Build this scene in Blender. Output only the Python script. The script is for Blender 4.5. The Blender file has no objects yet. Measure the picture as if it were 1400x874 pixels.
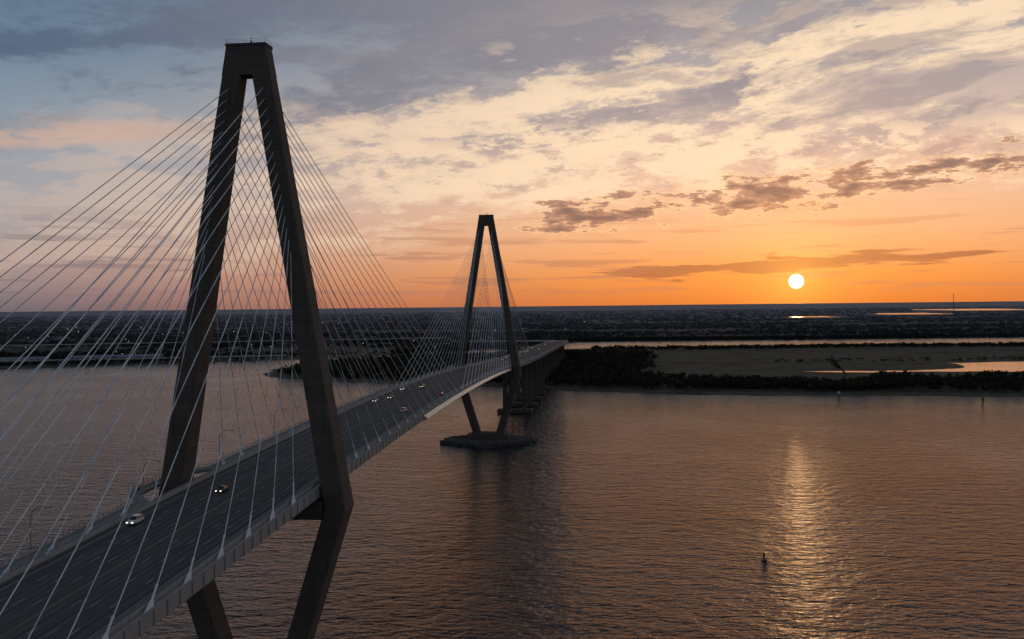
import bpy, math, random, bmesh
import numpy as np
from mathutils import Matrix, Vector
random.seed(7); rng=np.random.default_rng(11)
S=bpy.context.scene
col=S.collection
# ------------------------------------------------------------------ helpers
def sm(x,a,b):
    u=max(0,min(1,(x-a)/(b-a))); return u*u*(3-2*u)
def new_obj(name,me,mat=None,parent=None):
    o=bpy.data.objects.new(name,me); col.objects.link(o)
    if mat is not None: me.materials.append(mat)
    if parent: o.parent=parent
    return o
def empty(name,loc=(0,0,0),rotz=0):
    o=bpy.data.objects.new(name,None); col.objects.link(o); o.location=loc; o.rotation_euler=(0,0,rotz); o.empty_display_size=1; return o
class MB:
    def __init__(s): s.v=[]; s.f=[]; s.m=[]
    def add(s,vs,fs,m=0):
        b=len(s.v); s.v+=[tuple(v) for v in vs]; s.f+=[tuple(b+i for i in f) for f in fs]; s.m+=[m]*len(fs)
    def hexa(s,p,m=0): # 8 pts: bottom 4 ccw, top 4
        s.add(p,[(3,2,1,0),(4,5,6,7),(0,1,5,4),(1,2,6,5),(2,3,7,6),(3,0,4,7)],m)
    def box(s,x0,x1,y0,y1,z0,z1,m=0):
        s.hexa([(x0,y0,z0),(x1,y0,z0),(x1,y1,z0),(x0,y1,z0),(x0,y0,z1),(x1,y0,z1),(x1,y1,z1),(x0,y1,z1)],m)
    def tube(s,a,b,r0,r1=None,n=6,m=0):
        a=Vector(a);b=Vector(b); r1=r0 if r1 is None else r1
        d=(b-a).normalized(); u=d.orthogonal().normalized(); w=d.cross(u)
        vs=[a+(u*math.cos(2*math.pi*i/n)+w*math.sin(2*math.pi*i/n))*r0 for i in range(n)]
        vs+=[b+(u*math.cos(2*math.pi*i/n)+w*math.sin(2*math.pi*i/n))*r1 for i in range(n)]
        fs=[(i,(i+1)%n,n+(i+1)%n,n+i) for i in range(n)]+[tuple(range(n-1,-1,-1)),tuple(range(n,2*n))]
        s.add(vs,fs,m)
    def obj(s,name,mats,parent=None,smooth=False):
        me=bpy.data.meshes.new(name); me.from_pydata(s.v,[],s.f)
        if not isinstance(mats,(list,tuple)): mats=[mats]
        for q in mats: me.materials.append(q)
        me.polygons.foreach_set('material_index',s.m)
        if smooth: me.polygons.foreach_set('use_smooth',[True]*len(s.f))
        me.update()
        return new_obj(name,me,None,parent)
# ------------------------------------------------------------------ materials
class NT:
    def __init__(s,tree): s.t=tree; s.n=tree.nodes; s.l=tree.links
    def setin(s,sock,v):
        if v is None: return
        if isinstance(v,bpy.types.NodeSocket): s.l.new(v,sock)
        else:
            if isinstance(v,(tuple,list)) and len(v)==3 and sock.type=='RGBA': v=(*v,1)
            sock.default_value=v
    def M(s,op,a,b=None,c=None,clamp=False):
        n=s.n.new('ShaderNodeMath'); n.operation=op; n.use_clamp=clamp
        for i,v in enumerate((a,b,c)): s.setin(n.inputs[i],v)
        return n.outputs[0]
    def mul(s,*a):
        r=a[0]
        for x in a[1:]: r=s.M('MULTIPLY',r,x)
        return r
    def sm(s,x,a,b,lo=0.,hi=1.,kind='SMOOTHSTEP'):
        n=s.n.new('ShaderNodeMapRange'); n.interpolation_type=kind
        s.setin(n.inputs['Value'],x); n.inputs['From Min'].default_value=a; n.inputs['From Max'].default_value=b
        n.inputs['To Min'].default_value=lo; n.inputs['To Max'].default_value=hi
        return n.outputs['Result']
    def mix(s,f,a,b,mode='MIX'):
        n=s.n.new('ShaderNodeMix'); n.data_type='RGBA'; n.blend_type=mode
        s.setin(n.inputs[0],f); s.setin(n.inputs[6],a); s.setin(n.inputs[7],b); return n.outputs[2]
    def noise(s,vec,scale,detail=4,rough=.5,dist=0.,lac=2.):
        n=s.n.new('ShaderNodeTexNoise'); s.setin(n.inputs['Vector'],vec)
        n.inputs['Scale'].default_value=scale; n.inputs['Detail'].default_value=detail
        n.inputs['Roughness'].default_value=rough; n.inputs['Distortion'].default_value=dist; n.inputs['Lacunarity'].default_value=lac
        return n.outputs['Fac']
    def xyz(s,x,y,z):
        n=s.n.new('ShaderNodeCombineXYZ'); s.setin(n.inputs[0],x); s.setin(n.inputs[1],y); s.setin(n.inputs[2],z); return n.outputs[0]
    def ramp(s,f,stops,interp='LINEAR'):
        n=s.n.new('ShaderNodeValToRGB'); r=n.color_ramp; r.interpolation=interp
        while len(r.elements)<len(stops): r.elements.new(0.5)
        for e,(p,c) in zip(r.elements,stops): e.position=p; e.color=(*c,1)
        s.setin(n.inputs[0],f); return n.outputs[0]
def lin(r,g,b):
    f=lambda c:(c/255/12.92) if c/255<=.04045 else ((c/255+.055)/1.055)**2.4
    return (f(r),f(g),f(b))
HAZE=(.25,.25,.275)  # aerial haze painted as a base colour on distant land and trees
def mat(name,base,rough=.8,metal=0.,var=.25,scale=1.,spec=.5,emit=None,estr=0,bump=0.,coords='Object',haze=False):
    m=bpy.data.materials.new(name); m.use_nodes=True; t=NT(m.node_tree); bs=m.node_tree.nodes['Principled BSDF']
    tc=t.n.new('ShaderNodeTexCoord').outputs[coords]
    nz=t.noise(tc,scale,4,.6)
    c=t.mix(nz,tuple(x*(1-var) for x in base),tuple(min(1,x*(1+var)) for x in base))
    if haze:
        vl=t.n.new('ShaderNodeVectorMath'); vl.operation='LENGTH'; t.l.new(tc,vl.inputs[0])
        c=t.mix(t.sm(t.M('LOGARITHM',vl.outputs['Value'],10.),3.4,4.2,0,.95,kind='LINEAR'),c,HAZE)  # base colour lightens with distance from origin, painted stand-in for air haze
    t.l.new(c,bs.inputs['Base Color']); bs.inputs['Roughness'].default_value=rough; bs.inputs['Metallic'].default_value=metal
    bs.inputs['Specular IOR Level'].default_value=spec
    if emit: bs.inputs['Emission Color'].default_value=(*emit,1); bs.inputs['Emission Strength'].default_value=estr
    if bump:
        b=t.n.new('ShaderNodeBump'); b.inputs['Distance'].default_value=bump; t.l.new(t.noise(tc,scale*4,4,.6),b.inputs['Height']); t.l.new(b.outputs[0],bs.inputs['Normal'])
    return m
def mat_tower():
    m=bpy.data.materials.new('tower_concrete'); m.use_nodes=True; t=NT(m.node_tree); bs=t.n['Principled BSDF']
    g=t.n.new('ShaderNodeNewGeometry').outputs['Position']; sp=t.n.new('ShaderNodeSeparateXYZ'); t.l.new(g,sp.inputs[0])
    z=sp.outputs[2]
    fr=t.M('FRACT',t.M('DIVIDE',z,4.2)); joint=t.M('LESS_THAN',fr,.035)
    cell=t.M('FLOOR',t.M('DIVIDE',z,4.2)); wn=t.n.new('ShaderNodeTexWhiteNoise'); wn.noise_dimensions='1D'; t.l.new(cell,wn.inputs['W'])
    n1=t.noise(g,.25,6,.62); v=t.n.new('ShaderNodeVectorMath'); v.operation='MULTIPLY'; t.l.new(g,v.inputs[0]); v.inputs[1].default_value=(1.2,1.2,.06)
    streak=t.noise(v.outputs[0],.9,4,.6)
    c=t.mix(n1,(.08,.065,.053),(.18,.148,.118))
    c=t.mix(t.mul(wn.outputs['Value'],.4),c,(.085,.068,.056))
    c=t.mix(t.sm(streak,.5,.75,0,.5),c,(.05,.042,.035))
    c=t.mix(t.mul(joint,.6),c,(.035,.028,.024))
    t.l.new(c,bs.inputs['Base Color']); bs.inputs['Roughness'].default_value=.9; bs.inputs['Specular IOR Level'].default_value=.25
    return m
def mat_road():
    m=bpy.data.materials.new('road_asphalt'); m.use_nodes=True; t=NT(m.node_tree); bs=t.n['Principled BSDF']
    uv=t.n.new('ShaderNodeUVMap').outputs[0]; sp=t.n.new('ShaderNodeSeparateXYZ'); t.l.new(uv,sp.inputs[0])
    s_,t_=sp.outputs[0],sp.outputs[1]
    st=t.noise(t.xyz(t.mul(s_,1.3),t.mul(t_,.012),0.),1.,4,.6)
    nz=t.noise(t.xyz(s_,t_,0.),.35,6,.65)
    wheel=t.M('ABSOLUTE',t.M('SINE',t.mul(s_,math.pi*2/3.5)))
    c=t.mix(t.sm(st,.3,.7),(.055,.054,.055),(.15,.143,.138))
    c=t.mix(t.mul(t.sm(nz,.35,.7),.5),c,(.07,.068,.067))
    c=t.mix(t.mul(t.sm(wheel,.5,1.),.3),c,(.038,.037,.037))
    j=t.M('LESS_THAN',t.M('FRACT',t.M('DIVIDE',t_,14.3)),.012)
    c=t.mix(t.mul(j,.5),c,(.03,.03,.03))
    t.l.new(c,bs.inputs['Base Color']); bs.inputs['Roughness'].default_value=.85; bs.inputs['Specular IOR Level'].default_value=.2
    return m
def mat_water(name='river_water',amp=1.,rough=.16,tint=(.70,.84,1.)):
    m=bpy.data.materials.new(name); m.use_nodes=True; t=NT(m.node_tree); bs=t.n['Principled BSDF']
    g=t.n.new('ShaderNodeNewGeometry').outputs['Position']
    mp=t.n.new('ShaderNodeMapping'); t.l.new(g,mp.inputs[0]); mp.inputs['Rotation'].default_value=(0,0,.42); mp.inputs['Scale'].default_value=(.5,1.,1.)
    a=t.noise(mp.outputs[0],.15,2,.5,.4); b=t.noise(mp.outputs[0],.42,3,.58,.3); big=t.noise(g,.006,3,.6,.5)
    h=t.M('ADD',t.mul(a,2.6),t.mul(b,2.0))
    h=t.mul(h,t.sm(big,.3,.7,.6,1.25))
    bp=t.n.new('ShaderNodeBump'); bp.inputs['Strength'].default_value=1.; bp.inputs['Distance'].default_value=amp
    t.l.new(h,bp.inputs['Height']); t.l.new(bp.outputs[0],bs.inputs['Normal'])
    c=t.mix(big,(.014,.022,.030),(.021,.028,.035)); t.l.new(c,bs.inputs['Base Color'])
    bs.inputs['Roughness'].default_value=rough; bs.inputs['IOR'].default_value=1.33; bs.inputs['Specular IOR Level'].default_value=.40
    bs.inputs['Specular Tint'].default_value=(*tint,1)
    return m
def mat_ground(name,near=True):
    m=bpy.data.materials.new(name); m.use_nodes=True; t=NT(m.node_tree); bs=t.n['Principled BSDF']
    g=t.n.new('ShaderNodeNewGeometry').outputs['Position']
    n1=t.noise(g,.012,6,.6,.4); n2=t.noise(g,.0016,6,.65,.3); n3=t.noise(g,.15,4,.6)
    c=t.ramp(n1,[(.3,(.045,.045,.026)),(.45,(.085,.076,.05)),(.55,(.125,.108,.08)),(.7,(.066,.064,.036))])
    c2=t.ramp(n2,[(.35,(.028,.033,.025)),(.48,(.038,.041,.035)),(.56,(.062,.06,.054)),(.66,(.032,.036,.03))])
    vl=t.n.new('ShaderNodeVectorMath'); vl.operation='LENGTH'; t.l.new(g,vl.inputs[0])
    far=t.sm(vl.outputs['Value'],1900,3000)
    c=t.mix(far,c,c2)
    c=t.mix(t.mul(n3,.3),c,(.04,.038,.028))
    haze_fac=t.sm(t.M('LOGARITHM',vl.outputs['Value'],10.),3.4,4.2,0,.97,kind='LINEAR')
    c=t.mix(haze_fac,c,HAZE)  # far ground albedo blended to the haze colour, no real atmosphere
    t.l.new(c,bs.inputs['Base Color']); bs.inputs['Roughness'].default_value=.95; bs.inputs['Specular IOR Level'].default_value=.1
    return m
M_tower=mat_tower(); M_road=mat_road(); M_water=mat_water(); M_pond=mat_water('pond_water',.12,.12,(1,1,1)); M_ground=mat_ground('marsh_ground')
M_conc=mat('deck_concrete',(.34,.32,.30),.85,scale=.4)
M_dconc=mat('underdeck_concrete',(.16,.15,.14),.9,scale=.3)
M_path=mat('path_concrete',(.22,.21,.2),.85,scale=.5)
M_cable=mat('white_cable_sheath',(.80,.84,.88),.4,scale=.2,var=.08)
M_steel=mat('galvanised_steel',(.28,.29,.30),.5,metal=.4,scale=1)
M_fair=mat('fairing_paint',(.66,.60,.52),.32,metal=.3,scale=.3,var=.1)
M_white=mat('lane_paint',(.42,.42,.40),.6,scale=.8,var=.4)
M_yellow=mat('yellow_paint',(.26,.22,.12),.6,scale=.8,var=.4)
M_rock=mat('riprap_rock',(.10,.088,.075),.95,scale=.5,var=.6,bump=.5)
M_leaf=mat('foliage',(.040,.043,.022),.9,scale=.06,var=.6,spec=.1)
M_leaf2=mat('far_foliage',(.034,.038,.030),.9,scale=.01,var=.5,spec=.0,haze=True)  # leaf colour carries painted distance haze
M_trunk=mat('bark',(.06,.045,.035),.9)
M_glass=mat('car_glass',(.02,.022,.025),.1,var=.1)
M_tire=mat('tire_rubber',(.02,.02,.02),.9)
M_head=mat('headlamp',(.8,.8,.75),.3,emit=(1,.86,.62),estr=3)
M_tail=mat('tail_lamp',(.5,.02,.02),.3,emit=(1,.08,.03),estr=.8)
M_lampglow=mat('lit_lamp',(.9,.8,.6),.3,emit=(1,.82,.55),estr=2.5)
M_roof=mat('metal_roof',(.22,.225,.24),.8,scale=.05,var=.4,spec=.1)
M_wall=mat('building_wall',(.10,.095,.09),.8,scale=.05,var=.5,spec=.1)
M_dark=mat('dark_metal',(.03,.03,.03),.6)
# ------------------------------------------------------------------ bridge frame
OX,OY=-69.4,248.0; H0=math.atan2(48.3,468.0)
STEP=5.0; T0,T1=-900,3400
def build_path():
    pts={0:(OX,OY,H0)}
    def curv(t): return -1/1500. if 1380<t<2150 else 0.
    x,y,h=OX,OY,H0
    for i in range(1,int(T1/STEP)+1):
        h+=curv((i-.5)*STEP)*STEP; x+=math.sin(h)*STEP; y+=math.cos(h)*STEP; pts[i]=(x,y,h)
    x,y,h=OX,OY,H0
    for i in range(-1,int(T0/STEP)-1,-1):
        x-=math.sin(h)*STEP; y-=math.cos(h)*STEP; pts[i]=(x,y,h)
    return pts
PTS=build_path()
ZP,KP=61.8,7.2e-5
def zdeck(t):
    if t<0: 
        z0=ZP-KP*235**2; g=2*KP*235
        return z0+g*t-2.0e-5*t*t if t>-200 else z0-g*200-.8-(g+.008)*(-t-200)
    if t<=471: return ZP-KP*(t-235)**2
    z=ZP-KP*236**2; u=t-471; g0=2*KP*236
    if u<300: return z-g0*u+(g0-.016)*u*u/600
    z2=z-g0*300+(g0-.016)*150; u-=300
    if u<700: return z2-.016*u
    return max(2.2,z2-11.2-.034*(u-700))
def P(t,s,dz=0.):
    f=t/STEP; i=math.floor(f); fr=f-i; a=PTS[i]; b=PTS.get(i+1,a)
    x=a[0]+(b[0]-a[0])*fr; y=a[1]+(b[1]-a[1])*fr; h=a[2]+(b[2]-a[2])*fr
    return (x+s*math.cos(h), y-s*math.sin(h), zdeck(t)+dz)
def Pz(t,s,z):
    p=P(t,s); return (p[0],p[1],z)
def head(t): return PTS[int(round(t/STEP))][2]
def sweep(name,prof,t0,t1,m,parent,step=5.,closed=True,uv=False):
    n=max(1,int(round((t1-t0)/step))); ts=[t0+(t1-t0)*i/n for i in range(n+1)]
    vs=[];fs=[];uvs=[]
    for t in ts:
        pr=prof(t) if callable(prof) else prof
        for (s,dz) in pr: vs.append(P(t,s,dz)); uvs.append((s,t))
    k=len(pr)
    for i in range(n):
        for j in range(k if closed else k-1):
            a=i*k+j;b=i*k+(j+1)%k; fs.append((a,b,b+k,a+k))
    if closed: fs.append(tuple(range(k))); fs.append(tuple(n*k+j for j in range(k-1,-1,-1)))
    me=bpy.data.meshes.new(name); me.from_pydata(vs,[],fs)
    if uv:
        l=me.uv_layers.new(name='UVMap')
        for lp in me.loops: l.data[lp.index].uv=uvs[lp.vertex_index]
    bm=bmesh.new(); bm.from_mesh(me); bmesh.ops.recalc_face_normals(bm,faces=bm.faces) if closed else None; bm.to_mesh(me); bm.free()
    return new_obj(name,me,m,parent)
bridge=empty('cable_stayed_bridge')
HW=18.6; TA,TB=-600,3300
sweep('deck_slab',[(-HW,-.02),(HW,-.02),(HW,-.45),(-HW,-.45)],TA,TB,M_conc,bridge)
road=sweep('road',[(-16.3,.0),(16.3,.0)],TA,TB,M_road,None,closed=False,uv=True)
for s in (-1,1):
    sweep('parapet',[(s*16.4,-.02),(s*16.45,.35),(s*16.62,.9),(s*16.9,.9),(s*16.95,-.02)],TA,TB,M_conc,bridge)
    sweep('edge_girder',[(s*HW,-.45),(s*(HW-.03),-2.5),(s*(HW-.9),-2.5),(s*(HW-.9),-.45)],TA,TB,M_conc,bridge)
    sweep('edge_curb',[(s*HW,-.02),(s*(HW+.02),.45),(s*(HW-.35),.45),(s*(HW-.35),-.02)],TA,TB,M_conc,bridge)
    sweep('top_rail',[(s*16.70,1.25),(s*16.82,1.25),(s*16.82,1.35),(s*16.70,1.35)],TA,1400,M_steel,bridge)
ribs=MB(); beams=MB(); posts=MB()
def tbox(mb,t,dt,s0,s1,z0,z1,m=0):
    a=[P(t-dt,s0,z0),P(t-dt,s1,z0),P(t+dt,s1,z0),P(t+dt,s0,z0)]; b=[P(t-dt,s0,z1),P(t-dt,s1,z1),P(t+dt,s1,z1),P(t+dt,s0,z1)]
    mb.hexa(a+b,m)
t=-240.
while t<1300:
    for s in (-1,1):
        tbox(ribs,t,.12,HW+.03 if s>0 else -HW-.22,HW+.22 if s>0 else -HW-.03,-2.45,.40)
    tbox(beams,t,.3,-HW+.95,HW-.95,-2.2,-.46)
    t+=4.767
t=-240.
while t<700:
    for s in (-1,1): tbox(posts,t,.06,s*16.76-.06,s*16.76+.06,.9,1.26)
    t+=2.4
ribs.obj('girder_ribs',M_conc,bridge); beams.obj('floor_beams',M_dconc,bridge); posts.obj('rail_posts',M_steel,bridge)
sweep('wind_fairing',[(HW+.24,-.5),(HW+1.9,-1.7),(HW+.24,-2.9)],132,452,M_fair,bridge)
mk=MB(); my=MB()
def quad(mb,t0,t1,s0,s1,dz):
    mb.add([P(t0,s0,dz),P(t0,s1,dz),P(t1,s1,dz),P(t1,s0,dz)],[(3,2,1,0)])
t=-250.
while t<1800:
    for k in (-3,-2,-1,1,2,3): quad(mk,t,t+3.2,k*3.5-.07,k*3.5+.07,.012)
    t+=12.2
t=-300.
while t<2500:
    for s in (-14.2,14.2): quad(mk,t,t+10,s-.07,s+.07,.012)
    for s in (-.22,.22): quad(my,t,t+10,s-.06,s+.06,.012)
    t+=10
mk.obj('lane_markings',M_white,road); my.obj('centre_markings',M_yellow,road)
def bulge(t):
    a=min(abs(t),abs(t-471)); return 1-sm(a,11,22)
def pin(t): return -18.85-7.2*bulge(t)
def pout(t): return -22.2-6.6*bulge(t)
path=empty('shared_use_path')
sweep('path_slab',lambda t:[(pin(t),.02),(pout(t),.02),(pout(t),-.7),(pin(t),-.7)],-300,700,M_path,path,step=2.)
sweep('path_curb',lambda t:[(pout(t),.02),(pout(t),.3),(pout(t)+.25,.3),(pout(t)+.25,.02)],-300,700,M_conc,path,step=2.)
for zz in (.6,.95,1.3):
    sweep('path_rail',lambda t,zz=zz:[(pout(t)+.07,zz),(pout(t)+.13,zz),(pout(t)+.13,zz+.06),(pout(t)+.07,zz+.06)],-300,700,M_steel,path,step=2.)
pp=MB(); t=-240.
while t<700:
    so_=pout(t); tbox(pp,t,.05,so_+.05,so_+.15,.3,1.36); t+=2.
pp.obj('path_rail_posts',M_steel,path)
# ------------------------------------------------------------------ towers
TOP=173.3
def so(z):
    if z>=52: return 5.3+(TOP-z)*(25.7-5.3)/(TOP-52)
    return 25.7-(52-z)*(25.7-11.2)/(52-6)
def wl(z):
    if z>=52: return 5.0+(TOP-z)*(5.8-5.0)/(TOP-52)
    return 5.8-(52-z)*(.2)/46
def ll(z):
    if z>=52: return 4.9+(TOP-z)*(8.2-4.9)/(TOP-52)
    return 8.2
def leg(mb,t0,sgn,z0,z1,seg):
    rings=[]; c=.35
    for i in range(seg+1):
        z=z0+(z1-z0)*i/seg; o=so(z); w=wl(z); l=ll(z)/2; a=o-w
        a=max(a,1.2)
        pr=[(a+c,-l),(o-c,-l),(o,-l+c),(o,l-c),(o-c,l),(a+c,l),(a,l-c),(a,-l+c)]
        rings.append([Pz(t0+q[1],sgn*q[0],z) for q in pr])
    b=len(mb.v); k=8
    for r in rings: mb.v+=r
    fs=[]
    for i in range(seg):
        for j in range(k): fs.append((b+i*k+j,b+i*k+(j+1)%k,b+(i+1)*k+(j+1)%k,b+(i+1)*k+j))
    fs.append(tuple(b+j for j in range(k))); fs.append(tuple(b+seg*k+j for j in range(k-1,-1,-1)))
    mb.f+=fs; mb.m+=[0]*len(fs)
def fixn(o):
    bm=bmesh.new(); bm.from_mesh(o.data); bmesh.ops.recalc_face_normals(bm,faces=bm.faces); bm.to_mesh(o.data); bm.free()
def tbz(mb,t0,t1,s0,s1,z0,z1):
    mb.hexa([Pz(t0,s0,z0),Pz(t0,s1,z0),Pz(t1,s1,z0),Pz(t1,s0,z0),Pz(t0,s0,z1),Pz(t0,s1,z1),Pz(t1,s1,z1),Pz(t1,s0,z1)])
def cable_t(side,k):
    if side>0: return 7+14.25*k
    return -(7+14.25*k) if k<=12 else -(178+ (k-12)*6.0)
def tower(t0,far):
    e=empty('bridge_tower')
    mb=MB(); zh=TOP-7.6
    for s in (-1,1):
        leg(mb,t0,s,52,zh,24); leg(mb,t0,s,5,52,10)
    o=mb.obj('legs',M_tower,e); fixn(o)
    mb=MB()
    l=ll(zh)/2-.02; l2=2.45; p0=[Pz(t0-l,-so(zh)+.02,zh),Pz(t0-l,so(zh)-.02,zh),Pz(t0+l,so(zh)-.02,zh),Pz(t0+l,-so(zh)+.02,zh)]
    p1=[Pz(t0-l2,-5.3,TOP),Pz(t0-l2,5.3,TOP),Pz(t0+l2,5.3,TOP),Pz(t0+l2,-5.3,TOP)]
    mb.hexa(p0+p1)
    tbz(mb,t0-2.7,t0+2.7,-5.5,5.5,TOP,TOP+.6)
    mb.obj('head_block',M_tower,e)
    mb=MB(); tbz(mb,t0-3.4,t0+3.4,-19.4,19.4,49.2,54.2); mb.obj('cross_beam',M_tower,e)
    mb=MB(); tbz(mb,t0-8,t0+8,-16,16,2,6.5); tbz(mb,t0-6,t0+6,-12.5,12.5,6.5,7.6); mb.obj('footing',M_tower,e)
    mb=MB(); zt=TOP+.6
    for s in (-5.3,0,5.3):
        for tt in (-2.5,2.5): mb.tube(Pz(t0+tt,s,zt),Pz(t0+tt,s,zt+1.1),.03)
    for z in (zt+.55,zt+1.1):
        c=[Pz(t0-2.5,-5.3,z),Pz(t0-2.5,5.3,z),Pz(t0+2.5,5.3,z),Pz(t0+2.5,-5.3,z)]
        for i in range(4): mb.tube(c[i],c[(i+1)%4],.025)
    mb.tube(Pz(t0,.6,zt),Pz(t0,.6,zt+2.2),.08); mb.tube(Pz(t0,.6,zt),Pz(t0,.6,zt+1.2),.35,.2)
    mb.obj('top_railing',M_dark,e)
    cb=MB(); an=MB()
    for s in (-1,1):
        for side in (-1,1):
            for k in range(1,17):
                tc=cable_t(side,k) if not far else -cable_t(-side,k)
                za=117.5+2.8*k
                sc=so(za)-wl(za)/2
                l=ll(za)/2*.85*(1 if tc>0 else -1)
                A=Vector(Pz(t0+l,s*sc,za)); tt=t0+tc; B=Vector(P(tt,s*17.85,.1))
                n=10; prev=A; horiz=Vector((B.x-A.x,B.y-A.y,0)).length
                for i in range(1,n+1):
                    f=i/n; q=A.lerp(B,f); q.z-=4*f*(1-f)*horiz*.006
                    cb.tube(prev,q,.1,n=6); prev=q
                d=(A-B).normalized()
                an.tube(B+d*.3,B+d*4.5,.2,.17,8); an.tube(B+d*4.5,B+d*4.9,.25,.25,8)
                hs=.5
                p=[P(tt-1.3,s*17.85-hs*.5,0),P(tt-1.3,s*17.85+hs*.5,0),P(tt+1.3,s*17.85+hs*.5,0),P(tt+1.3,s*17.85-hs*.5,0)]
                c=B+d*2.0
                up=[(c.x-.2,c.y-.2,c.z),(c.x+.2,c.y-.2,c.z),(c.x+.2,c.y+.2,c.z),(c.x-.2,c.y+.2,c.z)]
                an.hexa(p+up)
    cb.obj('stay_cables',M_cable,e,smooth=True); an.obj('cable_anchors',M_cable,e)
    na,nr=96,22; vs=[];fs=[]
    for j in range(nr+1):
        r=j/nr
        for i in range(na):
            a=2*math.pi*i/na; wob=1+.04*math.sin(3*a+t0)+.03*math.sin(7*a)
            ex,ey=37*wob,27*wob
            z=3.4*(1-sm(r,.72,1.06))-.9*sm(r,.9,1.) + (random.uniform(-.55,.55) if r>.3 else random.uniform(-.15,.15))
            vs.append(Pz(t0+ey*r*math.sin(a)+random.uniform(-.4,.4),ex*r*math.cos(a)+random.uniform(-.4,.4),z))
    for j in range(nr):
        for i in range(na): fs.append((j*na+i,(j+1)*na+i,(j+1)*na+(i+1)%na,j*na+(i+1)%na))
    me=bpy.data.meshes.new('rock_island'); me.from_pydata(vs,[],fs); isl=new_obj('rock_island',me,M_rock)
    mb=MB()
    for i in range(420):
        a=random.uniform(0,2*math.pi); r=random.uniform(.84,1.0); c=Vector(Pz(t0+27*r*math.sin(a),37*r*math.cos(a),random.uniform(.1,1.6)*(1.2-r)*4+.1)); q=random.uniform(.5,1.3)
        vs=[c+Vector((random.uniform(.6,1)*x,random.uniform(.6,1)*y,random.uniform(.5,.9)*z))*q for z in(-1,1) for (x,y) in((-1,-1),(1,-1),(1,1),(-1,1))]
        mb.hexa(vs)
    mb.obj('boulders',M_rock,isl)
tower(0,False); tower(471,True)
def pier(t,land=False):
    z=zdeck(t)-2.6
    if z<6: return
    e=empty('bridge_pier'); mb=MB()
    for s in (-9.5,9.5):
        p=[Pz(t-1.5,s-2.4,1.5),Pz(t-1.5,s+2.4,1.5),Pz(t+1.5,s+2.4,1.5),Pz(t+1.5,s-2.4,1.5)]
        q=[Pz(t-1.5,s-1.9,z-2.5),Pz(t-1.5,s+1.9,z-2.5),Pz(t+1.5,s+1.9,z-2.5),Pz(t+1.5,s-1.9,z-2.5)]
        mb.hexa(p+q)
    mb.obj('columns',M_tower,e)
    mb=MB(); 
    p=[Pz(t-1.8,-12,z-2.5),Pz(t-1.8,12,z-2.5),Pz(t+1.8,12,z-2.5),Pz(t+1.8,-12,z-2.5),Pz(t-1.8,-16,z),Pz(t-1.8,16,z),Pz(t+1.8,16,z),Pz(t+1.8,-16,z)]
    mb.hexa(p); mb.obj('pier_cap',M_tower,e)
    mb=MB(); tbz(mb,t-6,t+6,-17,17,.4,3.4); mb.obj('footing',M_tower,e)
for t in [669+62*i for i in range(0,30)]: pier(t)
for t in [-199-62*i for i in range(0,6)]: pier(t)
# ------------------------------------------------------------------ street lamps
def lamp(t,s,d,lit=False):
    e=empty('street_lamp'); mb=MB(); h=11
    pts=[]
    for i in range(12):
        if i<5: pts.append((0,i*h/5*1.0))
        else:
            a=(i-5)/6*math.pi*.62; pts.append((2.6*(1-math.cos(a)),h*.8+2.6*math.sin(a)*1.0+ .0))
    pr=None
    for i,(ds,z) in enumerate(pts):
        q=P(t,s+d*ds,z)
        if pr: mb.tube(pr,q,.13-.006*i,.124-.006*i,6)
        pr=q
    mb.tube(P(t,s,0),P(t,s,.9),.22,.16,8)
    mb.obj('pole',M_steel,e)
    mb=MB(); ds,z=pts[-1]
    tbox(mb,t,.18,s+d*ds-.1,s+d*(ds)+d*.9,z-.12,z+.06); mb.obj('lamp_head',M_steel,e)
for i in range(-5,16): lamp(18+i*44,-17.6,1)
for i in range(16): lamp(720+i*60,-16.65,1); 
for i in range(16): lamp(750+i*60,16.65,-1)
mb=MB()
for i in range(-16,44):
    t=14+i*14.25; mb.tube(P(t,18.4,.45),P(t,18.4,2.9),.06,n=5); tbox(mb,t,.12,18.28,18.52,2.85,3.1)
mb.obj('edge_posts',M_steel,bridge)
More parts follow.
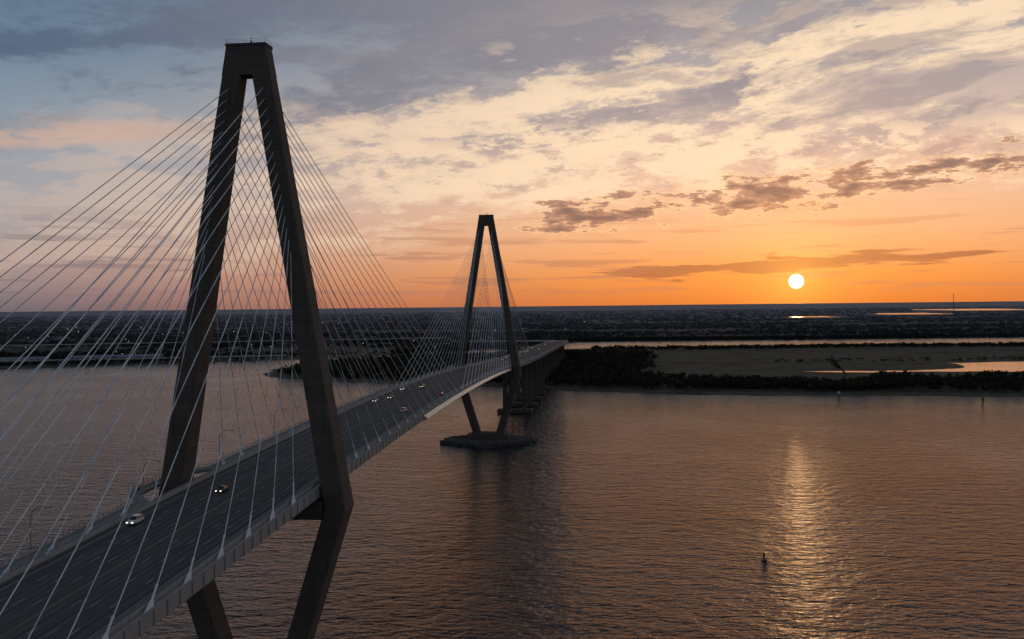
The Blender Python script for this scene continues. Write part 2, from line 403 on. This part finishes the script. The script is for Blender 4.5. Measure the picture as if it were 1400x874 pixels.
# ------------------------------------------------------------------ vehicles
PC={}
def paint(c):
    if c not in PC: PC[c]=mat('car_paint',c,.3,var=.05,scale=.5)
    return PC[c]
def car(t,s,c,kind='car',length=4.6):
    d=1 if s>0 else -1
    p=P(t,s,.0); h=head(t)
    e=empty(kind,(p[0],p[1],p[2]+.016),-h+(0 if d>0 else math.pi))
    pm=paint(c); L=length/2; suv=(kind!='car'); W=.92 if not suv else .98; zb=.32; zs=.85 if not suv else 1.0; zr=1.42 if not suv else 1.75
    prof=[(-L,zb+.1),(-L+.05,zs-.05),(-L+.3,zs+.05),(L*.38,zs+.02),(L-.25,zs-.13),(L-.02,zs-.33),(L,zb+.08),(L-.2,zb),(-L+.2,zb)]
    mb=MB(); n=len(prof)
    ins=lambda z:W-(.06 if z>zs-.1 else 0)-(.05 if z<zb+.05 else 0)
    vs=[(-ins(z),y,z) for y,z in prof]+[(ins(z),y,z) for y,z in prof]
    fs=[(i,(i+1)%n,n+(i+1)%n,n+i) for i in range(n)]+[tuple(range(n-1,-1,-1)),tuple(range(n,2*n))]
    mb.add(vs,fs); o=mb.obj('body',pm,e); fixn(o)
    bv=o.modifiers.new('b','BEVEL'); bv.width=.06; bv.segments=2; bv.limit_method='ANGLE'
    y0,y1=(-L+.35,L*.42) if not suv else (-L+.12,L*.42); r0,r1=(-L+1.05,L*.08) if not suv else (-L+.4,L*.1)
    mb=MB(); mb.hexa([(-W+.09,y0,zs+.02),(W-.09,y0,zs+.02),(W-.09,y1,zs),(-W+.09,y1,zs),(-W+.26,r0,zr-.05),(W-.26,r0,zr-.05),(W-.26,r1,zr-.05),(-W+.26,r1,zr-.05)])
    mb.obj('windows',M_glass,e)
    mb=MB(); mb.hexa([(-W+.25,r0-.04,zr-.06),(W-.25,r0-.04,zr-.06),(W-.25,r1+.04,zr-.06),(-W+.25,r1+.04,zr-.06),(-W+.32,r0+.1,zr+.01),(W-.32,r0+.1,zr+.01),(W-.32,r1-.1,zr+.01),(-W+.32,r1-.1,zr+.01)])
    for sx in(-1,1):
        for (ya,yb) in ((y1,r1),((y0+y1)/2-.05,(r0+r1)/2-.05),(y0,r0)): mb.tube((sx*(W-.1),ya,zs+.03),(sx*(W-.27),yb,zr-.05),.045,n=5)
        mb.box(sx*(W+.0),sx*(W+.18),L*.36,L*.36+.12,zs+.02,zs+.18)
    mb.obj('roof',pm,e)
    mb=MB()
    for sx in(-1,1):
        for y in(-L*.62,L*.64): mb.tube((sx*(W-.2),y,.34),(sx*(W+.01),y,.34),.34,n=14)
    mb.obj('wheels',M_tire,e)
    mb=MB()
    for sx in(-1,1): mb.box(sx*.62-.16,sx*.62+.16,L-.12,L+.015,zs-.38,zs-.2)
    mb.obj('headlamps',M_head,e)
    mb=MB()
    for sx in(-1,1): mb.box(sx*.7-.13,sx*.7+.13,-L-.015,-L+.1,zs-.25,zs-.08)
    mb.obj('tail_lamps',M_tail,e)
cols=[(.7,.7,.7),(.03,.03,.035),(.25,.26,.28),(.08,.09,.12),(.3,.03,.03),(.6,.6,.58),(.05,.05,.05)]
car(-40,-12.4,(.75,.75,.75),'suv',4.9); car(-9,-5.4,(.05,.05,.055),'car')
car(140,8.8,(.7,.7,.7),'suv',4.8); car(176,-12.4,(.5,.5,.5)); car(190,-8.8,(.04,.04,.05)); car(232,-12.4,(.6,.6,.6)); car(246,-5.2,(.03,.03,.03),'suv',4.8)
car(205,12.4,(.08,.08,.1))
for i in range(34):
    t=random.uniform(330,1700); k=random.choice([-12.4,-8.8,-5.2,-1.8,1.8,5.2,8.8,12.4,-12.4,-8.8])
    car(t,k,random.choice(cols),random.choice(['car','car','suv']))
# ------------------------------------------------------------------ pedestrians
def person(t,s,rot,c1):
    p=P(t,s,.03); e=empty('pedestrian',p,rot)
    J=[(0,0,.95),(0,0,1.15),(0,.02,1.42),(0,.01,1.53),(0,.03,1.66),(0,.03,1.76),
       (.20,0,1.40),(.25,.02,1.13),(.24,.14,.9),(-.20,0,1.40),(-.25,.0,1.13),(-.24,.1,.9),
       (.1,0,.9),(.12,.08,.5),(.12,.02,.08),(.12,.18,.05),(-.1,0,.9),(-.12,-.06,.5),(-.12,-.2,.1),(-.12,-.05,.05)]
    E=[(0,1),(1,2),(2,3),(3,4),(4,5),(2,6),(6,7),(7,8),(2,9),(9,10),(10,11),(0,12),(12,13),(13,14),(14,15),(0,16),(16,17),(17,18),(18,19)]
    R=[.15,.14,.15,.06,.105,.07,.07,.05,.035,.07,.05,.035,.1,.065,.045,.04,.1,.065,.045,.04]
    me=bpy.data.meshes.new('body'); me.from_pydata(J,E,[]); o=new_obj('body',me,c1,e)
    o.modifiers.new('s','SKIN')
    if me.skin_vertices:
        for i,v in enumerate(me.skin_vertices[0].data): v.radius=(R[i],R[i]*.8)
        me.skin_vertices[0].data[0].use_root=True
    o.modifiers.new('u','SUBSURF').levels=1
M_cl1=mat('dark_clothes',(.05,.05,.07),.9); M_cl2=mat('red_clothes',(.2,.05,.04),.9)
person(-10,-27.2,.4,M_cl1); person(-11.1,-26.9,.2,M_cl2)
# ------------------------------------------------------------------ water and land
me=bpy.data.meshes.new('river_water'); R=120000; me.from_pydata([(-R,-3000,0),(R,-3000,0),(R,R,0),(-R,R,0)],[],[(0,1,2,3)]); new_obj('river_water',me,M_water)
def jag(pts,amp,minseg,closed=True):
    out=[]
    n=len(pts)
    for i in range(n if closed else n-1):
        a=Vector(pts[i]); b=Vector(pts[(i+1)%n]); 
        def rec(a,b,l):
            L=(b-a).length
            if L<minseg or l==0 or L>30000: return [a]
            m=(a+b)/2; nn=Vector((-(b-a).y,(b-a).x))/L; m+=nn*random.uniform(-1,1)*min(amp,L*.11)
            return rec(a,m,l-1)+rec(m,b,l-1)
        out+=rec(a,b,7)
    return out
def land(name,pts,z,m,amp=25,minseg=12):
    o=jag(pts,amp,minseg); n=len(o)
    area=sum(o[i].x*o[(i+1)%n].y-o[(i+1)%n].x*o[i].y for i in range(n))
    if area<0: o=o[::-1]
    vs=[(p.x,p.y,z) for p in o]
    sk=[]
    for i,p in enumerate(o):
        d=(o[(i+1)%n]-o[i-1]); d=Vector((d.y,-d.x)).normalized(); sk.append((p.x+d.x*6,p.y+d.y*6,-.8))
    fs=[tuple(range(n))]+[(i,n+i,n+(i+1)%n,(i+1)%n) for i in range(n)]
    me=bpy.data.meshes.new(name); me.from_pydata(vs+sk,[],fs); return new_obj(name,me,m)
shoreA=[(-385,1450),(-367,1425),(-236,1315),(-130,1262),(0,1200),(42,1180),(88,1130),(251,1072),(408,1047),(558,1022),(900,1000),(1700,1020)]
backA=[(1750,2150),(1300,2260),(900,2290),(500,2300),(250,2270),(50,2130),(-160,1960),(-330,1770),(-410,1580)]
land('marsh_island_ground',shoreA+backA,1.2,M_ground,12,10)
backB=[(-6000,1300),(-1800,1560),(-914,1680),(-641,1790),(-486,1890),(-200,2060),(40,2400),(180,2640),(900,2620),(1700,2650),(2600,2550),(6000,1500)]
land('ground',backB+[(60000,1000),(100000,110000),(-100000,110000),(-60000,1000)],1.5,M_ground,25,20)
def shore(x):
    for (a,b),(c,d) in zip(shoreA[1:],shoreA[2:]):
        if a<=x<=c: return b+(d-b)*(x-a)/(c-a)
    return 1020
PONDS=[]
def pond(pts,z,amp=18): 
    xs=[p[0] for p in pts]; ys=[p[1] for p in pts]; PONDS.append((min(xs),max(xs),min(ys),max(ys)))
    o=jag(pts,amp,14); me=bpy.data.meshes.new('pond'); me.from_pydata([(p.x,p.y,z) for p in o],[],[tuple(range(len(o)))]); new_obj('pond_water',me,M_pond)
pond([(430,1400),(520,1365),(680,1370),(800,1345),(1100,1350),(1150,1560),(900,1600),(720,1560),(690,1440),(560,1400)],1.45,14)
pond([(3000,7500),(3500,7400),(3650,8300),(3200,8400)],2.2,60)
pond([(4700,10000),(5700,9900),(6000,12000),(5000,12100)],2.4,80)
pond([(1950,6500),(2250,6450),(2350,6950),(2050,7000)],2.2,50)
pond([(2500,4250),(3000,4200),(3100,4350),(2600,4380)],2.2,40)
# ------------------------------------------------------------------ trees (vectorised clumps)
def trees(name,xy,h,r,nl,leaf,m,z0=1.3,trunk=True,flat=1.0):
    N=len(xy); xy=np.asarray(xy); h=np.asarray(h); r=np.asarray(r)
    nlob=6
    lob=rng.normal(size=(N,nlob,3)); lob/=np.linalg.norm(lob,axis=2,keepdims=True); lob*=rng.uniform(.35,.8,(N,nlob,1))
    idx=rng.integers(0,nlob,(N,nl)); base=np.take_along_axis(lob,idx[:,:,None].repeat(3,2),1)
    d=rng.normal(size=(N,nl,3)); d/=np.linalg.norm(d,axis=2,keepdims=True); d*=rng.uniform(.25,.5,(N,nl,1))
    p=base+d
    c=np.empty((N,nl,3)); c[:,:,0]=xy[:,None,0]+p[:,:,0]*r[:,None]; c[:,:,1]=xy[:,None,1]+p[:,:,1]*r[:,None]
    c[:,:,2]=z0+h[:,None]*(.58+.40*np.clip(p[:,:,2],-1.1,1.1)*flat)
    tri=rng.normal(size=(N,nl,3,3)); tri/=np.linalg.norm(tri,axis=3,keepdims=True)
    ls=leaf*rng.uniform(.6,1.3,(N,nl,1,1))*(r[:,None,None,None]/5.)*np.ones((1,1,1,3)); ls[...,2]=np.minimum(ls[...,2],h[:,None,None]*.35)
    v=c[:,:,None,:]+tri*ls
    v=v.reshape(-1,3); nf=N*nl
    f=np.arange(nf*3).reshape(-1,3)
    if trunk:
        w=r*.06+.1
        off=np.array([(-1,-.6),(1,-.6),(0,1)])
        b=np.empty((N,6,3))
        for i in range(3):
            b[:,i,0]=xy[:,0]+off[i,0]*w; b[:,i,1]=xy[:,1]+off[i,1]*w; b[:,i,2]=z0-1
            b[:,i+3,0]=xy[:,0]+off[i,0]*w*.4; b[:,i+3,1]=xy[:,1]+off[i,1]*w*.4; b[:,i+3,2]=z0+h*.7
        o=len(v); v=np.concatenate([v,b.reshape(-1,3)])
        bi=o+np.arange(N)[:,None]*6
        ff=[]
        for i in range(3):
            j=(i+1)%3; ff.append(np.concatenate([bi+i,bi+j,bi+j+3],1)); ff.append(np.concatenate([bi+i,bi+j+3,bi+i+3],1))
        f=np.concatenate([f]+ff)
    me=bpy.data.meshes.new(name); me.vertices.add(len(v)); me.vertices.foreach_set('co',v.ravel().astype(np.float32))
    me.loops.add(f.size); me.loops.foreach_set('vertex_index',f.ravel().astype(np.int32))
    me.polygons.add(len(f)); me.polygons.foreach_set('loop_start',np.arange(0,f.size,3,dtype=np.int32)); me.polygons.foreach_set('loop_total',np.full(len(f),3,dtype=np.int32))
    me.update(calc_edges=True); return new_obj(name,me,m)
xy=[]
for i in range(2500):
    x=random.uniform(60,1500); w=135+55*math.sin(x*.013)+25*math.sin(x*.041); xy.append((x,shore(x)+42+15*math.sin(x*.03)+random.random()*w))
n=len(xy); trees('tree_row',xy,rng.uniform(6,13,n),rng.uniform(4,7.5,n),70,1.7,M_leaf)
xy=[]
while len(xy)<700:
    x=random.uniform(60,330); y=random.uniform(1200,1950)
    if .05+random.uniform(-.01,.01)<x/y<.13+random.uniform(-.02,.02)+.0 : xy.append((x,y))
n=len(xy); trees('tree_row',xy,rng.uniform(8,15,n),rng.uniform(5,8,n),70,1.7,M_leaf)
xy=[]
while len(xy)<1700:
    x=random.uniform(-400,60); y=random.uniform(1200,2000)
    yb=1960-(max(0,-x-160))*1.05
    if y>shore(max(x,-366))+22 and y<yb-40 and x>-370: xy.append((x,y))
n=len(xy); trees('tree_row',xy,rng.uniform(7,13,n),rng.uniform(5,8,n),60,1.8,M_leaf)
xy=[(x,2110+random.random()*90+20*math.sin(x*.01)) for x in [random.uniform(180,1650) for _ in range(900)]]
n=len(xy); trees('tree_row',xy,rng.uniform(4,9,n),rng.uniform(4,7,n),50,1.9,M_leaf)
xy=[(random.uniform(430,1500),1630+random.random()*40+25*math.sin(i)) for i in range(160)]
n=len(xy); trees('shrubs',xy,rng.uniform(2,4,n),rng.uniform(3,6,n),40,1.7,M_leaf)
xy=[]
for i in range(2600):
    x=random.uniform(40,1300); xy.append((x,shore(x)+12+random.random()*40))
n=len(xy); trees('marsh_grass',xy,rng.uniform(.8,1.8,n),rng.uniform(1.5,4,n),14,1.4,mat('marsh_grass',(.11,.09,.05),.95,scale=.05,var=.5,spec=.1),trunk=False)
def backshore(x):
    for (a,b),(c,d) in zip(backB,backB[1:]):
        if a<=x<=c: return b+(d-b)*(x-a)/(c-a)
    return 1500
def inpond(x,y):
    for (a,b,c,d) in PONDS:
        if a-40<x*(c+d)/2/y<b+40 and c-.10*c<y<d+20: return True
    return False
xy=[]; 
while len(xy)<1800:
    u=random.uniform(-.1,.62); x=u*2700; 
    xy.append((x,backshore(x)+12+random.random()*90))
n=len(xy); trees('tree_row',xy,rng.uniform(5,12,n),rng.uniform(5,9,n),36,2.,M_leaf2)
xy=[]
while len(xy)<30000:
    u=random.uniform(-.68,.66); d=math.exp(random.uniform(math.log(1720),math.log(16000))); x=u*d
    if d<backshore(x)+20 or inpond(x,d): continue
    q=math.sin(d*.008+2*math.sin(x*.0009))+.7*math.sin(x*.002+d*.003)+.4*math.sin(x*.006+1)+random.uniform(-.8,.8)
    if q<-.6: continue
    xy.append((x,d))
xy=np.array(xy); n=len(xy); dd=xy[:,1]
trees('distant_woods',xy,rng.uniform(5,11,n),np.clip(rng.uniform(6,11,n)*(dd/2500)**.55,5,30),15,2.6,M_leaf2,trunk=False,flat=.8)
e=empty('leaning_tree',(470,1330,1.2)); mb=MB(); prev=Vector((0,0,-1))
for i in range(1,9):
    q=Vector((-2.2*i-.1*i*i*.5,0,3.0*i)); mb.tube(prev,q,1.5-.12*i,1.38-.12*i,8); prev=q
    if i>2:
        for k in range(4):
            a=random.uniform(0,6.28); mb.tube(q,q+Vector((math.cos(a)*3.5,math.sin(a)*3.5,random.uniform(0,3))),.35,.1,5)
mb.obj('trunk',M_trunk,e)
o=trees('crown',[(-11-i*.9,random.uniform(-3,3)) for i in range(12)],[10+1.6*i for i in range(12)],[3.]*12,50,1.6,M_leaf,z0=5,trunk=False); o.parent=e
# ------------------------------------------------------------------ port + city
def warehouse(x,y,L,W,h,rz):
    e=empty('warehouse',(x,y,1.5),rz); mb=MB(); mb.box(-L/2,L/2,-W/2,W/2,0,h); mb.obj('walls',M_wall,e)
    mb=MB(); a=.6; r=h+W*.12
    mb.add([(-L/2-a,-W/2-a,h-.1),(L/2+a,-W/2-a,h-.1),(L/2+a,W/2+a,h-.1),(-L/2-a,W/2+a,h-.1),(-L/2-a,0,r),(L/2+a,0,r)],[(0,1,5,4),(2,3,4,5),(1,2,5),(3,0,4),(3,2,1,0)]); mb.obj('roof',M_roof,e)
    mb=MB()
    for i in range(int(L/12)): x0=-L/2+6+i*12; mb.box(x0-2,x0+2,-W/2-.05,-W/2+.1,0,5)
    mb.obj('doors',M_dark,e)
for (x,y,L,W,h) in [(-1010,1810,190,42,8),(-800,1880,170,40,8),(-1280,1780,220,45,8)]:
    warehouse(x,y,L,W,h,.25)
mb=MB()
def lowpt(u): return (-2100+u*1640, 1500+u*372)
NS=66
for i in range(NS):
    x0,y0=lowpt(i/NS); x1,y1=lowpt((i+1)/NS)
    mb.hexa([(x0,y0,8.2),(x1,y1,8.2),(x1,y1+13,8.2),(x0,y0+13,8.2),(x0,y0,10.6),(x1,y1,10.6),(x1,y1+13,10.6),(x0,y0+13,10.6)])
    xm,ym=(x0+x1)/2,(y0+y1)/2
    mb.box(xm-1,xm+1,ym+1,ym+12,7,8.15)
    for dy in(2,6.5,11): mb.tube((xm,ym+dy,-1),(xm,ym+dy,7),.7)
mb.obj('low_highway_bridge',M_conc)
mb=MB()
for i in range(60):
    x0=-2600+i*40; y0=2150+i*9; x1=x0+40; y1=y0+9
    mb.hexa([(x0,y0,13),(x1,y1,13),(x1,y1+16,13),(x0,y0+16,13),(x0,y0,15),(x1,y1,15),(x1,y1+16,15),(x0,y0+16,15)])
    for dy in(3,13): mb.tube((x0+20,y0+4.5+dy,1),(x0+20,y0+4.5+dy,13),.9)
mb.obj('causeway_bridge',M_conc)
mb=MB()
for i in range(260):
    u=random.uniform(-.66,.05); d=math.exp(random.uniform(math.log(2300),math.log(9000))); x=u*d
    if d<backshore(x)+120: continue
    w,l,h=random.uniform(10,34),random.uniform(10,40),random.uniform(4,10)
    if random.random()<.06: h=random.uniform(16,30); w=l=random.uniform(15,26)
    y=d
    mb.box(x-w/2,x+w/2,y-l/2,y+l/2,1.5,h,0)
    mb.add([(x-w/2-.5,y-l/2-.5,h),(x+w/2+.5,y-l/2-.5,h),(x+w/2+.5,y+l/2+.5,h),(x-w/2-.5,y+l/2+.5,h),(x-w/2-.5,y,h+3),(x+w/2+.5,y,h+3)],[(0,1,5,4),(2,3,4,5),(1,2,5),(3,0,4)],1 if random.random()<.3 else 0)
mb.obj('distant_city_buildings',[M_wall,M_roof])
mb=MB()
for i in range(42):
    u=random.uniform(-.62,.1); d=math.exp(random.uniform(math.log(1900),math.log(6000))); x=u*d
    if d<backshore(x)+30: continue
    h=random.uniform(10,14); mb.tube((x,d,1.5),(x,d,h),.2,.12,5,0); r=d*.00018; mb.tube((x,d,h),(x,d,h+2*r),r,r,6,1)
mb.obj('distant_street_lights',[M_steel,M_lampglow])
def mast(x,y,h,w,name='radio_mast'):
    e=empty(name,(x,y,1.5)); mb=MB(); n=14
    for i in range(n):
        z0=h*i/n; z1=h*(i+1)/n; a0=w*(1-.75*i/n); a1=w*(1-.75*(i+1)/n)
        c0=[(-a0,-a0,z0),(a0,-a0,z0),(0,a0,z0)]; c1=[(-a1,-a1,z1),(a1,-a1,z1),(0,a1,z1)]
        for k in range(3): mb.tube(c0[k],c1[k],.7,n=4); mb.tube(c0[k],c1[(k+1)%3],.5,n=4)
    mb.tube((0,0,h),(0,0,h*1.06),.4); mb.obj('lattice',M_dark,e)
mast(3650,7800,165,5); mast(-900,5200,80,3)
def crane(x,y):
    e=empty('port_crane',(x,y,1.5)); mb=MB()
    for a in(-9,9):
        for b in(-12,12): mb.tube((a,b,0),(a*.8,b*.8,42),1.3,1.,6)
    mb.box(-10,10,-11,11,24,26); mb.box(-2,2,-45,30,42,45); mb.tube((0,0,45),(0,2,66),1.2,.8); mb.tube((0,2,66),(0,-42,45),.5); mb.tube((0,2,66),(0,28,45),.5)
    mb.box(-4,4,12,22,45,50); mb.obj('gantry',M_dark,e)
crane(1180,5200); crane(1260,5230)
# ------------------------------------------------------------------ buoys and channel markers
def buoy(x,y):
    e=empty('channel_buoy',(x,y,0)); mb=MB()
    mb.tube((0,0,-.5),(0,0,.25),1.15,1.25,16); mb.tube((0,0,.25),(0,0,.6),1.25,.7,16)
    for i in range(4):
        a=i*math.pi/2+.4; mb.tube((.65*math.cos(a),.65*math.sin(a),.5),(.3*math.cos(a),.3*math.sin(a),3.2),.07); 
        b=a+math.pi/2; mb.tube((.5*math.cos(a),.5*math.sin(a),1.5),(.5*math.cos(b),.5*math.sin(b),1.5),.05)
    mb.box(-.45,.45,-.03,.03,1.7,2.9); mb.box(-.03,.03,-.45,.45,1.7,2.9); mb.tube((0,0,3.2),(0,0,3.4),.4); mb.tube((0,0,3.4),(0,0,3.9),.16)
    mb.obj('float_and_cage',M_dark,e); e.rotation_euler=(.08,-.1,.3)
buoy(100,378)
def marker(x,y,c):
    e=empty('channel_marker',(x,y,0)); mb=MB()
    for i in range(3):
        a=i*2.1; mb.tube((1.4*math.cos(a),1.4*math.sin(a),-2),(.5*math.cos(a),.5*math.sin(a),5),.28,.22,8)
    mb.tube((0,0,4.6),(0,0,5.4),1.3,1.3,8); mb.tube((0,0,5),(0,0,9),.14); mb.obj('piles',M_trunk,e)
    mb=MB(); mb.box(-1.3,1.3,-.12,.12,5.6,8.2); mb.obj('dayboard',c,e)
Mw=mat('dayboard_white',(.7,.7,.68),.6); Mg=mat('dayboard_green',(.05,.2,.1),.6)
marker(349,1010,Mw); marker(465,932,Mg)
# ------------------------------------------------------------------ sky
SAZ=math.atan(389/1280)-.003; SEL=math.radians(1.25)
W=bpy.data.worlds.new('sky'); S.world=W; W.use_nodes=True; t=NT(W.node_tree)
try: W.cycles.sampling_method='NONE'
except Exception as ex: print(ex)
for n in list(t.n): t.n.remove(n)
out=t.n.new('ShaderNodeOutputWorld')
nis=t.n.new('ShaderNodeTexSky'); nis.sky_type='NISHITA'; nis.sun_disc=False; nis.sun_elevation=SEL; nis.sun_rotation=SAZ; nis.altitude=100; nis.dust_density=2.
tc=t.n.new('ShaderNodeTexCoord').outputs['Generated']
sp=t.n.new('ShaderNodeSeparateXYZ'); t.l.new(tc,sp.inputs[0]); x,y,z=sp.outputs
rh=t.M('SQRT',t.M('ADD',t.mul(x,x),t.mul(y,y)))
v=t.M('DIVIDE',z,t.M('MAXIMUM',rh,.02)); v=t.M('MAXIMUM',v,0.)
az=t.M('ARCTAN2',x,y)
cosd=t.M('DIVIDE',t.M('ADD',t.mul(x,math.sin(SAZ)),t.mul(y,math.cos(SAZ))),t.M('MAXIMUM',rh,.02))
diff=t.M('ARCCOSINE',t.M('MINIMUM',cosd,.99999))
warm=t.sm(diff,.88,.08)
k=2.2
vr=t.M('MULTIPLY',v,k)
right=t.ramp(vr,[(0,lin(224,124,56)),(.03*k,lin(240,150,76)),(.07*k,lin(244,178,126)),(.12*k,lin(240,192,158)),(.18*k,lin(214,188,172)),(.25*k,lin(172,164,164)),(.36*k,lin(124,134,148))])
left=t.ramp(vr,[(0,lin(108,104,112)),(.02*k,lin(142,126,128)),(.05*k,lin(168,150,146)),(.10*k,lin(164,162,166)),(.17*k,lin(142,155,168)),(.25*k,lin(106,130,152)),(.36*k,lin(80,106,132))])
c=t.mix(warm,left,right)
wn=t.noise(t.xyz(t.mul(az,3.5),t.mul(v,8.),5.),1.,3,.6)
ub=t.M('SUBTRACT',v,t.mul(az,.15))
ub2=t.M('ADD',ub,t.mul(t.M('SUBTRACT',wn,.5),.075))
fb=t.M('SUBTRACT',t.noise(t.xyz(t.mul(az,13.),t.mul(v,36.),21.),1.,8,.70,.15),.5)
n1=t.noise(t.xyz(t.mul(az,2.8),t.mul(ub2,11.),1.3),1.,7,.6,.15)
m1=t.mul(t.sm(t.M('ADD',n1,t.mul(fb,.45)),.42,.57),t.sm(v,.11,.24))
greyc=t.mix(warm,lin(80,98,122),lin(142,138,146))
c=t.mix(t.mul(m1,.88),c,greyc)
st=t.noise(t.xyz(t.mul(az,3.4),t.mul(ub2,15.),2.),1.,7,.62,.1)
band=t.mul(t.sm(ub,.06,.12),t.sm(ub,.31,.21))
m2=t.mul(t.sm(t.M('ADD',t.M('ADD',st,t.mul(band,.14)),t.mul(fb,.70)),.56,.68),band)
m2=t.mul(m2,t.sm(az,-.6,.0,.30,1.))
cir=t.mix(warm,lin(212,184,166),lin(255,226,190))
c=t.mix(t.mul(m2,.9),c,cir)
st2=t.noise(t.xyz(t.mul(az,3.6),t.mul(ub2,22.),12.),1.,7,.64,.1)
m3=t.mul(t.sm(t.M('ADD',st2,t.mul(fb,.50)),.50,.64),t.sm(v,.12,.19))
c=t.mix(t.mul(m3,.66),c,t.mix(warm,lin(90,106,128),lin(156,146,149)))
pf=t.noise(t.xyz(t.mul(az,17.),t.mul(v,44.),3.),1.,8,.70,.1)
pm=t.mul(t.sm(t.M('ABSOLUTE',t.M('SUBTRACT',t.M('SUBTRACT',v,t.mul(wn,.1)),.098)),.052,.014),t.sm(az,-.32,-.12))
c=t.mix(t.mul(t.mul(t.sm(pf,.48,.56),pm),.85),c,t.mix(warm,lin(224,194,172),lin(255,222,186)))
c=t.mix(t.mul(t.mul(t.sm(pf,.46,.37),pm),.65),c,t.mix(warm,lin(148,138,144),lin(184,152,145)))
ls=t.M('ABSOLUTE',t.M('SUBTRACT',t.M('SUBTRACT',v,t.mul(t.M('ADD',az,.45),.18)),t.M('ADD',.165,t.mul(fb,.03))))
lm=t.mul(t.sm(t.M('SUBTRACT',t.M('ADD',st,t.mul(fb,.8)),t.mul(ls,26.)),.15,.50),t.sm(az,-.28,-.40))
c=t.mix(t.mul(lm,.6),c,lin(212,174,152))
vc=t.M('ADD',t.mul(az,.085),.090)
dv=t.M('SUBTRACT',v,vc)
q=t.noise(t.xyz(t.mul(az,24.),t.mul(v,80.),4.),1.,8,.66,.1)
qm=t.noise(t.xyz(t.mul(az,10.),0.3,9.),1.,1,.5)
env=t.M('SUBTRACT',1.,t.M('MINIMUM',t.M('POWER',t.M('ABSOLUTE',t.M('DIVIDE',dv,.019)),2.),3.))
qq=t.M('ADD',q,t.mul(env,.12)); qq=t.M('ADD',qq,t.mul(t.M('SUBTRACT',qm,.5),.28))
qq=t.M('ADD',qq,t.sm(az,-.06,.06,-.3,0.))
m5=t.sm(qq,.565,.62)
edge=t.mul(t.sm(qq,.52,.57),t.M('SUBTRACT',1.,m5))
c=t.mix(t.mul(edge,.5),c,lin(255,212,156))
c=t.mix(t.mul(m5,.9),c,t.mix(t.sm(qq,.60,.74),lin(178,132,112),lin(112,90,90)))
bn=t.noise(t.xyz(t.mul(az,9.),t.mul(v,80.),6.),1.,6,.6,.3)
bc=t.M('ADD',t.mul(az,.03),.032)
be=t.M('ABSOLUTE',t.M('DIVIDE',t.M('SUBTRACT',v,bc),.0075))
bb=t.M('ADD',t.M('SUBTRACT',bn,t.mul(be,.18)),t.mul(t.mul(t.sm(az,.04,.16),t.sm(az,.52,.40)),.25))
m6=t.sm(bb,.56,.64)
c=t.mix(t.mul(m6,.8),c,lin(160,98,70))
wz=t.noise(t.xyz(t.mul(az,6.),t.mul(v,95.),16.),1.,5,.6,.2)
m7=t.mul(t.sm(wz,.52,.62),t.sm(v,.005,.02),t.sm(v,.12,.05))
c=t.mix(t.mul(m7,.55),c,t.mix(warm,lin(112,104,116),lin(190,126,94)))
sd=Vector((math.sin(SAZ)*math.cos(SEL),math.cos(SAZ)*math.cos(SEL),math.sin(SEL)))
dn=t.n.new('ShaderNodeVectorMath'); dn.operation='DISTANCE'; t.l.new(tc,dn.inputs[0]); dn.inputs[1].default_value=sd
ds=dn.outputs['Value']
g1=t.M('EXPONENT',t.M('DIVIDE',ds,-.035)); g2=t.M('EXPONENT',t.M('DIVIDE',ds,-.12))
c=t.mix(1.,c,t.mix(g1,(0,0,0),(.45,.24,.03)),'ADD')
c=t.mix(1.,c,t.mix(g2,(0,0,0),(.12,.03,.0)),'ADD')
disc=t.sm(ds,.0078,.0066)
up=t.sm(v,.28,.8)
c=t.mix(up,c,t.mix(t.sm(n1,.35,.65),(.075,.105,.15),(.13,.162,.205)))
back=t.sm(diff,1.1,2.4); c=t.mix(t.mul(back,.7),c,(.10,.13,.18))
c=t.mix(disc,c,(5.,4.3,2.8))
bg=t.n.new('ShaderNodeBackground'); t.l.new(c,bg.inputs[0]); bg.inputs[1].default_value=1.
bg2=t.n.new('ShaderNodeBackground'); t.l.new(nis.outputs[0],bg2.inputs[0]); bg2.inputs[1].default_value=.006
ad=t.n.new('ShaderNodeAddShader'); t.l.new(bg.outputs[0],ad.inputs[0]); t.l.new(bg2.outputs[0],ad.inputs[1]); t.l.new(ad.outputs[0],out.inputs[0])
# ------------------------------------------------------------------ sun
L=bpy.data.lights.new('sun','SUN'); L.energy=.007; L.angle=math.radians(.8); L.color=(1,.52,.22)
sun=bpy.data.objects.new('sun',L); col.objects.link(sun); sun.rotation_euler=(-sd).to_track_quat('-Z','Y').to_euler()
# ------------------------------------------------------------------ camera
cd=bpy.data.cameras.new('camera'); cam=bpy.data.objects.new('camera',cd); col.objects.link(cam)
cd.sensor_width=36; cd.lens=36*1280/1400; cd.clip_end=300000; cd.clip_start=.5
cam.matrix_world=Matrix.Translation((0,0,104.5))@Matrix.Rotation(.003,4,'Z')@Matrix.Rotation(math.pi/2-.0148,4,'X')@Matrix.Rotation(-.0105,4,'Z')
S.camera=cam
S.view_settings.view_transform='Standard'; S.view_settings.look='None'; S.view_settings.exposure=0; S.view_settings.gamma=1
